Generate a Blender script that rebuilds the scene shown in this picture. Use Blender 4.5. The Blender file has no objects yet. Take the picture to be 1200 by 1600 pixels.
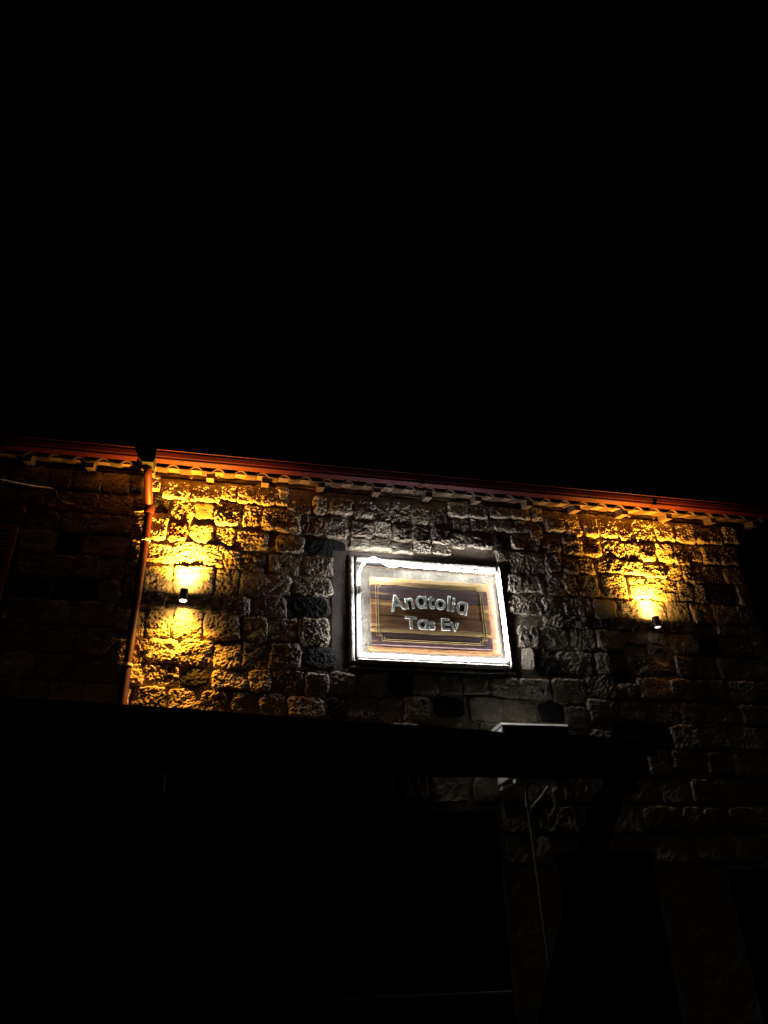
import bpy, bmesh, math, random
import numpy as np
from mathutils import Matrix, Vector

# ------------------------------------------------------------------ camera
scene = bpy.context.scene
C = scene.collection
cam_d = bpy.data.cameras.new('camera')
cam_d.sensor_width = 36.0
cam_d.sensor_fit = 'AUTO'
cam_d.lens = 1155.0 * 36.0 / 1600.0
cam_d.clip_start = 0.05
cam_d.clip_end = 2000.0
cam = bpy.data.objects.new('camera', cam_d)
C.objects.link(cam)
_r = Vector((0.97711906, -0.21009821, -0.03312223))
_d = Vector((0.08102133, 0.51166018, -0.85535922))
_f = Vector((0.19665677, 0.83310419, 0.51697535))
cam.matrix_world = Matrix((
    (_r.x, -_d.x, -_f.x, 0.0),
    (_r.y, -_d.y, -_f.y, -7.3),
    (_r.z, -_d.z, -_f.z, 1.6),
    (0, 0, 0, 1)))
scene.camera = cam

# ------------------------------------------------------------------ night sky and faint moonlight
SUN_EL, SUN_AZ = math.radians(48), math.radians(-155)
world = bpy.data.worlds.new('World')
scene.world = world
world.use_nodes = True
wn = world.node_tree.nodes
wl = world.node_tree.links
sky = wn.new('ShaderNodeTexSky')
sky.sky_type = 'NISHITA'
sky.sun_disc = False
sky.sun_elevation = SUN_EL
sky.sun_rotation = math.radians(205)
wn['Background'].inputs['Strength'].default_value = 0.00005
wl.new(sky.outputs['Color'], wn['Background'].inputs['Color'])
sun_d = bpy.data.lights.new('moon', 'SUN')
sun_d.energy = 0.014
sun_d.angle = math.radians(10)
sun_d.color = (1.0, 0.86, 0.68)
sun = bpy.data.objects.new('moon', sun_d)
C.objects.link(sun)
_dir = Vector((0.25, 0.62, -0.74)).normalized()       # travel direction of the light
sun.rotation_euler = _dir.to_track_quat('-Z', 'Y').to_euler()
sky.sun_elevation = math.asin(-_dir.z)
sky.sun_rotation = math.atan2(-_dir.x, -_dir.y)

scene.view_settings.view_transform = 'Standard'
scene.view_settings.look = 'None'
scene.view_settings.exposure = 0.0
scene.view_settings.gamma = 1.0
scene.view_settings.use_curve_mapping = False
scene.cycles.max_bounces = 6
scene.cycles.diffuse_bounces = 3
scene.cycles.sample_clamp_indirect = 2.0

rng = np.random.RandomState(7)
random.seed(7)

# ------------------------------------------------------------------ helpers
ORIGIN = {}

def new_obj(name, verts, faces, mat, parent=None, smooth=False):
    """one mesh object; verts are world coordinates, stored relative to the parent's origin"""
    me = bpy.data.meshes.new(name)
    org = ORIGIN.get(parent.name, (0, 0, 0)) if parent else (0, 0, 0)
    v = np.asarray(verts, dtype=np.float64) - np.array(org)
    me.from_pydata([tuple(p) for p in v], [], [tuple(f) for f in faces])
    me.update()
    if smooth:
        me.polygons.foreach_set('use_smooth', [True] * len(me.polygons))
    if mat:
        me.materials.append(mat)
    o = bpy.data.objects.new(name, me)
    C.objects.link(o)
    if parent:
        o.parent = parent
        ORIGIN[o.name] = org
    return o

def grid_obj(name, co, nu, nv, mat, parent, smooth=False):
    """co: (nv*nu,3) grid of world coordinates, fast path"""
    me = bpy.data.meshes.new(name)
    org = np.array(ORIGIN.get(parent.name, (0, 0, 0))) if parent else np.zeros(3)
    co = (co - org).astype(np.float32)
    me.vertices.add(len(co))
    me.vertices.foreach_set('co', co.ravel())
    i, j = np.meshgrid(np.arange(nu - 1), np.arange(nv - 1))
    a = (j * nu + i).ravel()
    q = np.stack([a, a + 1, a + nu + 1, a + nu], 1)
    n = len(q)
    me.loops.add(n * 4)
    me.loops.foreach_set('vertex_index', q.ravel().astype(np.int32))
    me.polygons.add(n)
    me.polygons.foreach_set('loop_start', (np.arange(n) * 4).astype(np.int32))
    me.polygons.foreach_set('loop_total', np.full(n, 4, np.int32))
    if smooth:
        me.polygons.foreach_set('use_smooth', np.ones(n, bool))
    me.update(calc_edges=True)
    me.materials.append(mat)
    o = bpy.data.objects.new(name, me)
    C.objects.link(o)
    if parent:
        o.parent = parent
        ORIGIN[o.name] = tuple(org)
    return o

def empty(name, loc, label, cat, group=None):
    o = bpy.data.objects.new(name, None)
    C.objects.link(o)
    o.location = loc
    o.empty_display_size = 0.2
    ORIGIN[o.name] = loc
    tag(o, label, cat, group)
    return o

def tag(o, label=None, cat=None, group=None, kind=None):
    if label: o['label'] = label
    if cat: o['category'] = cat
    if group: o['group'] = group
    if kind: o['kind'] = kind
    return o

class MB:
    def __init__(s): s.v, s.f = [], []
    def add(s, v, f):
        b = len(s.v)
        s.v += [tuple(p) for p in v]
        s.f += [tuple(i + b for i in q) for q in f]
        return s
    def box(s, x0, x1, y0, y1, z0, z1, bev=0.0):
        bm = bmesh.new()
        vs = [bm.verts.new((x, y, z)) for x in (x0, x1) for y in (y0, y1) for z in (z0, z1)]
        for q in ((0, 1, 3, 2), (4, 6, 7, 5), (0, 4, 5, 1), (2, 3, 7, 6), (0, 2, 6, 4), (1, 5, 7, 3)):
            bm.faces.new([vs[i] for i in q])
        if bev > 0:
            bmesh.ops.bevel(bm, geom=list(bm.edges), offset=bev, segments=2, affect='EDGES', profile=0.5)
        bm.verts.ensure_lookup_table()
        bm.verts.index_update()
        s.add([v.co[:] for v in bm.verts], [[v.index for v in f.verts] for f in bm.faces])
        bm.free()
        return s
    def tube(s, pts, r, n=12, cap=True, flat=1.0):
        pts = [Vector(p) for p in pts]
        rad = r if hasattr(r, '__len__') else [r] * len(pts)
        rings = []
        prev = None
        for i, p in enumerate(pts):
            t = (pts[min(i + 1, len(pts) - 1)] - pts[max(i - 1, 0)]).normalized()
            if prev is None:
                ref = Vector((0, 1, 0)) if abs(t.y) < 0.9 else Vector((1, 0, 0))
                u = t.cross(ref).normalized()
            else:
                u = (prev - t * prev.dot(t)).normalized()
            prev = u
            w = t.cross(u)
            rings.append([p + (u * math.cos(a) + w * math.sin(a) * flat) * rad[i]
                          for a in [2 * math.pi * k / n for k in range(n)]])
        v = [q for R in rings for q in R]
        f = []
        for i in range(len(pts) - 1):
            for k in range(n):
                f.append((i * n + k, i * n + (k + 1) % n, (i + 1) * n + (k + 1) % n, (i + 1) * n + k))
        if cap:
            f.append(tuple(range(n - 1, -1, -1)))
            f.append(tuple((len(pts) - 1) * n + k for k in range(n)))
        return s.add(v, f)
    def lathe(s, cx, cy, prof, n=24):
        v = [(cx + r * math.cos(2 * math.pi * k / n), cy + r * math.sin(2 * math.pi * k / n), z)
             for r, z in prof for k in range(n)]
        f = [(i * n + k, i * n + (k + 1) % n, (i + 1) * n + (k + 1) % n, (i + 1) * n + k)
             for i in range(len(prof) - 1) for k in range(n)]
        return s.add(v, f)
    def prism(s, poly, axis, a, b):
        """extrude a 2D polygon along an axis ('x': poly in (y,z); 'y': poly in (x,z); 'z': poly in (x,y))"""
        n = len(poly)
        def P(p, t):
            return {'x': (t, p[0], p[1]), 'y': (p[0], t, p[1]), 'z': (p[0], p[1], t)}[axis]
        v = [P(p, a) for p in poly] + [P(p, b) for p in poly]
        f = [tuple(range(n - 1, -1, -1)), tuple(range(n, 2 * n))]
        f += [(k, (k + 1) % n, n + (k + 1) % n, n + k) for k in range(n)]
        return s.add(v, f)
    def build(s, name, mat, parent=None, smooth=False):
        o = new_obj(name, s.v, s.f, mat, parent, smooth)
        bm = bmesh.new()
        bm.from_mesh(o.data)
        bmesh.ops.recalc_face_normals(bm, faces=bm.faces)
        bm.to_mesh(o.data)
        bm.free()
        return o

# vectorised 2D gradient noise
_perm = rng.permutation(256)
_perm = np.concatenate([_perm, _perm, _perm])
_ang = rng.rand(256) * 2 * np.pi
_gx, _gy = np.cos(_ang), np.sin(_ang)
def pnoise(x, y):
    xi = np.floor(x).astype(int); yi = np.floor(y).astype(int)
    xf = x - xi; yf = y - yi
    u = xf ** 3 * (xf * (xf * 6 - 15) + 10); v = yf ** 3 * (yf * (yf * 6 - 15) + 10)
    def g(ix, iy, dx, dy):
        h = _perm[_perm[ix & 255] + (iy & 255)]
        return _gx[h] * dx + _gy[h] * dy
    a = g(xi, yi, xf, yf); b = g(xi + 1, yi, xf - 1, yf)
    c = g(xi, yi + 1, xf, yf - 1); d = g(xi + 1, yi + 1, xf - 1, yf - 1)
    return (a * (1 - u) + b * u) * (1 - v) + (c * (1 - u) + d * u) * v * 1.0
def fbm(x, y, o=4, gain=0.5):
    s = 0; a = 1.0
    for k in range(o):
        s = s + a * pnoise(x * 2 ** k + 17.3 * k, y * 2 ** k + 9.1 * k); a *= gain
    return s
def ridged(x, y, o=3):
    s = 0; a = 1.0
    for k in range(o):
        s = s + a * (0.5 - np.abs(pnoise(x * 2 ** k + 31.7 * k, y * 2 ** k + 5.9 * k)) * 2); a *= 0.55
    return s

# ------------------------------------------------------------------ materials
def mat_base(name):
    m = bpy.data.materials.new(name)
    m.use_nodes = True
    nt = m.node_tree
    return m, nt, nt.nodes['Principled BSDF']

def simple(name, col, rough=0.6, metal=0.0, noise=0.15, scale=20.0, bump=0.0, bscale=80.0):
    m, nt, p = mat_base(name)
    tc = nt.nodes.new('ShaderNodeTexCoord')
    nz = nt.nodes.new('ShaderNodeTexNoise')
    nz.inputs['Scale'].default_value = scale
    nz.inputs['Detail'].default_value = 6
    nt.links.new(tc.outputs['Object'], nz.inputs['Vector'])
    cr = nt.nodes.new('ShaderNodeValToRGB')
    cr.color_ramp.elements[0].position = 0.3
    cr.color_ramp.elements[1].position = 0.7
    cr.color_ramp.elements[0].color = tuple(c * (1 - noise) for c in col) + (1,)
    cr.color_ramp.elements[1].color = tuple(min(1, c * (1 + noise)) for c in col) + (1,)
    nt.links.new(nz.outputs['Fac'], cr.inputs['Fac'])
    nt.links.new(cr.outputs['Color'], p.inputs['Base Color'])
    p.inputs['Roughness'].default_value = rough
    p.inputs['Metallic'].default_value = metal
    if bump:
        n2 = nt.nodes.new('ShaderNodeTexNoise')
        n2.inputs['Scale'].default_value = bscale
        n2.inputs['Detail'].default_value = 5
        nt.links.new(tc.outputs['Object'], n2.inputs['Vector'])
        b = nt.nodes.new('ShaderNodeBump')
        b.inputs['Strength'].default_value = 1.0
        b.inputs['Distance'].default_value = bump
        nt.links.new(n2.outputs['Fac'], b.inputs['Height'])
        nt.links.new(b.outputs['Normal'], p.inputs['Normal'])
    return m

def stone_mat(name, ca, cb, cc, bump=0.006):
    """rock with per-stone tone, mineral mottling and a fine broken grain"""
    m, nt, p = mat_base(name)
    N, L = nt.nodes, nt.links
    tc = N.new('ShaderNodeTexCoord')
    oi = N.new('ShaderNodeObjectInfo')
    ramp = N.new('ShaderNodeValToRGB')
    e = ramp.color_ramp.elements
    e[0].color = ca + (1,); e[1].color = cb + (1,)
    k = e.new(0.55); k.color = cc + (1,)
    L.new(oi.outputs['Random'], ramp.inputs['Fac'])
    n1 = N.new('ShaderNodeTexNoise'); n1.inputs['Scale'].default_value = 9; n1.inputs['Detail'].default_value = 8
    L.new(tc.outputs['Object'], n1.inputs['Vector'])
    mr = N.new('ShaderNodeMapRange')
    mr.inputs['From Min'].default_value = 0.3; mr.inputs['From Max'].default_value = 0.7
    mr.inputs['To Min'].default_value = 0.62; mr.inputs['To Max'].default_value = 1.25
    L.new(n1.outputs['Fac'], mr.inputs['Value'])
    mx = N.new('ShaderNodeMix'); mx.data_type = 'RGBA'; mx.blend_type = 'MULTIPLY'; mx.inputs['Factor'].default_value = 1
    L.new(ramp.outputs['Color'], mx.inputs[6]); L.new(mr.outputs['Result'], mx.inputs[7])
    L.new(mx.outputs[2], p.inputs['Base Color'])
    p.inputs['Roughness'].default_value = 0.92
    p.inputs['Specular IOR Level'].default_value = 0.2
    n2 = N.new('ShaderNodeTexNoise'); n2.inputs['Scale'].default_value = 70; n2.inputs['Detail'].default_value = 6
    n2.inputs['Roughness'].default_value = 0.65
    L.new(tc.outputs['Object'], n2.inputs['Vector'])
    b = N.new('ShaderNodeBump'); b.inputs['Strength'].default_value = 1.0; b.inputs['Distance'].default_value = bump
    L.new(n2.outputs['Fac'], b.inputs['Height']); L.new(b.outputs['Normal'], p.inputs['Normal'])
    return m

def emit(name, col, strength):
    m, nt, p = mat_base(name)
    p.inputs['Base Color'].default_value = (0.8, 0.8, 0.8, 1)
    p.inputs['Emission Color'].default_value = col + (1,)
    p.inputs['Emission Strength'].default_value = strength
    return m

def wood(name, dark, light, sap=None, sap_amt=0.0, rough=0.45, scale=3.0):
    m, nt, p = mat_base(name)
    N, L = nt.nodes, nt.links
    tc = N.new('ShaderNodeTexCoord')
    mp = N.new('ShaderNodeMapping'); mp.inputs['Scale'].default_value = (1.0 * scale, 6 * scale, 7 * scale)
    L.new(tc.outputs['Object'], mp.inputs['Vector'])
    nz = N.new('ShaderNodeTexNoise'); nz.inputs['Scale'].default_value = 2.0; nz.inputs['Detail'].default_value = 8
    nz.inputs['Distortion'].default_value = 0.8
    L.new(mp.outputs['Vector'], nz.inputs['Vector'])
    cr = N.new('ShaderNodeValToRGB')
    cr.color_ramp.elements[0].position = 0.34; cr.color_ramp.elements[1].position = 0.66
    cr.color_ramp.elements[0].color = dark + (1,); cr.color_ramp.elements[1].color = light + (1,)
    L.new(nz.outputs['Fac'], cr.inputs['Fac'])
    out = cr.outputs['Color']
    if sap:
        n2 = N.new('ShaderNodeTexNoise'); n2.inputs['Scale'].default_value = 0.55; n2.inputs['Detail'].default_value = 3
        L.new(mp.outputs['Vector'], n2.inputs['Vector'])
        c2 = N.new('ShaderNodeValToRGB')
        c2.color_ramp.elements[0].position = 0.62 - sap_amt; c2.color_ramp.elements[1].position = 0.66 - sap_amt
        c2.color_ramp.elements[0].color = (0, 0, 0, 1); c2.color_ramp.elements[1].color = (1, 1, 1, 1)
        L.new(n2.outputs['Fac'], c2.inputs['Fac'])
        mx = N.new('ShaderNodeMix'); mx.data_type = 'RGBA'
        L.new(c2.outputs['Color'], mx.inputs['Factor'])
        L.new(out, mx.inputs[6]); mx.inputs[7].default_value = sap + (1,)
        out = mx.outputs[2]
    L.new(out, p.inputs['Base Color'])
    p.inputs['Roughness'].default_value = rough
    b = N.new('ShaderNodeBump'); b.inputs['Distance'].default_value = 0.0015
    L.new(nz.outputs['Fac'], b.inputs['Height']); L.new(b.outputs['Normal'], p.inputs['Normal'])
    return m

M = {}
M['stone'] = stone_mat('limestone', (0.38, 0.325, 0.255), (0.54, 0.475, 0.385), (0.46, 0.40, 0.325))
M['basalt'] = stone_mat('basalt', (0.030, 0.030, 0.033), (0.060, 0.058, 0.058), (0.042, 0.042, 0.044))
M['red_stone'] = stone_mat('red_stone', (0.30, 0.17, 0.11), (0.34, 0.20, 0.13), (0.32, 0.18, 0.12))
M['smooth'] = stone_mat('sawn_stone', (0.38, 0.32, 0.24), (0.42, 0.36, 0.27), (0.40, 0.34, 0.26), 0.001)
M['shade_render'] = simple('shade_darkened_render', (0.105, 0.090, 0.085), 0.95, 0, 0.3, 8, 0.004, 60)  # smooth render, the rim's shade put into its dark colour
M['mortar'] = simple('mortar', (0.33, 0.27, 0.21), 0.95, 0, 0.25, 6, 0.008, 45)
M['plaster'] = simple('rough_plaster', (0.36, 0.345, 0.33), 0.95, 0, 0.3, 14, 0.012, 70)
M['gutter'] = simple('dark_red_gutter_paint', (0.042, 0.007, 0.010), 0.45, 0, 0.35, 3)
M['gutter'].node_tree.nodes['Principled BSDF'].inputs['Specular IOR Level'].default_value = 0.25
M['pipe'] = simple('dark_red_pipe_paint', (0.056, 0.011, 0.011), 0.5, 0, 0.4, 4)
M['black'] = simple('black_metal', (0.012, 0.012, 0.013), 0.5, 0, 0.2, 30)
M['tile'] = simple('clay_tile', (0.042, 0.026, 0.018), 0.95, 0, 0.6, 9, 0.004, 90)
M['rafter'] = wood('rafter_wood', (0.08, 0.052, 0.032), (0.15, 0.10, 0.062), rough=0.8)
M['board'] = wood('eaves_board', (0.09, 0.062, 0.04), (0.15, 0.108, 0.068), rough=0.8)
M['shutter'] = wood('shutter_wood', (0.34, 0.13, 0.06), (0.46, 0.20, 0.10), rough=0.6)
M['dark_wood'] = wood('dark_stained_wood', (0.012, 0.009, 0.007), (0.022, 0.017, 0.013), rough=1.0)
M['dark_wood'].node_tree.nodes['Principled BSDF'].inputs['Specular IOR Level'].default_value = 0.05
M['white_metal'] = simple('white_enamel', (0.72, 0.73, 0.72), 0.4, 0, 0.08, 6)
M['grey_plastic'] = simple('dark_grille', (0.03, 0.03, 0.032), 0.6, 0, 0.1, 10)
M['hose'] = simple('insulated_hose', (0.26, 0.25, 0.22), 0.8, 0, 0.3, 25, 0.002, 60)
M['cable'] = simple('grey_cable', (0.82, 0.80, 0.76), 0.6, 0, 0.15, 20)
M['glass'] = simple('dark_glass', (0.008, 0.009, 0.010), 0.08, 0, 0.05, 5)
M['ground'] = simple('dark_paving', (0.055, 0.052, 0.048), 0.9, 0, 0.35, 1.5, 0.01, 12)
M['silver'] = simple('brushed_silver', (0.80, 0.84, 0.80), 0.30, 0.6, 0.08, 40)
M['gold'] = simple('gold_line_paint', (0.75, 0.55, 0.26), 0.4, 0.3, 0.15, 60)
M['panel'] = simple('lumpy_sign_backing', (0.11, 0.102, 0.085), 0.7, 0, 0.45, 9, 0.012, 22)
LED = 78.0
M['led'] = emit('white_light_strip', (1.0, 0.99, 0.95), LED)
M['bulb'] = emit('warm_lamp_lens', (1.0, 0.72, 0.34), 30.0)
M['bulb_weak'] = emit('weak_lamp_lens', (1.0, 0.82, 0.52), 2.2)

# ------------------------------------------------------------------ ground
g = MB().box(-400, 400, -400, 400, -0.5, 0.0).build('ground', M['ground'])
tag(g, 'dark paved ground in front of the stone house', kind='structure')

# ------------------------------------------------------------------ the stone house
house = empty('stone_house', (1.6, 0.0, 0.0), 'rubble stone house with red gutter, lit by two amber wall lamps', 'house')
WX0, WX1, WZ1 = -4.2, 6.40, 6.34
OPEN = [(1.365, 3.035, 4.300, 5.405), (-2.78, -2.16, 4.58, 5.56), (0.62, 2.74, 0.0, 2.80), (3.30, 4.32, 0.0, 2.42), (5.10, 5.86, 0.95, 2.25)]

# wall: mortar face as a gently uneven sheet with real openings and reveals
xs = sorted(set(np.round(np.concatenate([np.arange(WX0, WX1, 0.035), [WX1], [a for o in OPEN for a in o[:2]]]), 4)))
zs = sorted(set(np.round(np.concatenate([np.arange(0, WZ1, 0.035), [WZ1], [a for o in OPEN for a in o[2:]]]), 4)))
xs = np.array(xs); zs = np.array(zs)
XX, ZZ = np.meshgrid(xs, zs)
YY = 0.010 * fbm(XX * 2.3, ZZ * 2.3, 5, 0.6) + 0.006 * fbm(XX * 14 + 50, ZZ * 14, 2)
nu, nv = len(xs), len(zs)
co = np.stack([XX.ravel(), YY.ravel(), ZZ.ravel()], 1)
faces = []
for j in range(nv - 1):
    zc = (zs[j] + zs[j + 1]) / 2
    for i in range(nu - 1):
        xc = (xs[i] + xs[i + 1]) / 2
        if any(o[0] < xc < o[1] and o[2] < zc < o[3] for o in OPEN):
            continue
        a = j * nu + i
        faces.append((a, a + 1, a + nu + 1, a + nu))
verts = [tuple(p) for p in co]
def quad(*pts):
    b = len(verts)
    verts.extend(pts)
    faces.append((b, b + 1, b + 2, b + 3))
for (a, b, c, d) in OPEN:
    quad((a, -0.01, c), (a, 0.35, c), (a, 0.35, d), (a, -0.01, d))
    quad((b, 0.35, c), (b, -0.01, c), (b, -0.01, d), (b, 0.35, d))
    quad((a, -0.01, d), (a, 0.35, d), (b, 0.35, d), (b, -0.01, d))
    quad((a, 0.35, c), (a, -0.01, c), (b, -0.01, c), (b, 0.35, c))
    quad((a, 0.35, c), (b, 0.35, c), (b, 0.35, d), (a, 0.35, d))
quad((WX1, 0, 0), (WX1, 7, 0), (WX1, 7, WZ1), (WX1, 0, WZ1))
quad((WX0, 7, 0), (WX0, 0, 0), (WX0, 0, WZ1), (WX0, 7, WZ1))
quad((WX0, 0, WZ1), (WX1, 0, WZ1), (WX1, 7, WZ1), (WX0, 7, WZ1))
quad((WX1, 7, 0), (WX0, 7, 0), (WX0, 7, WZ1), (WX1, 7, WZ1))
wall = new_obj('wall', verts, faces, M['mortar'], house, smooth=False)

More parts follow.
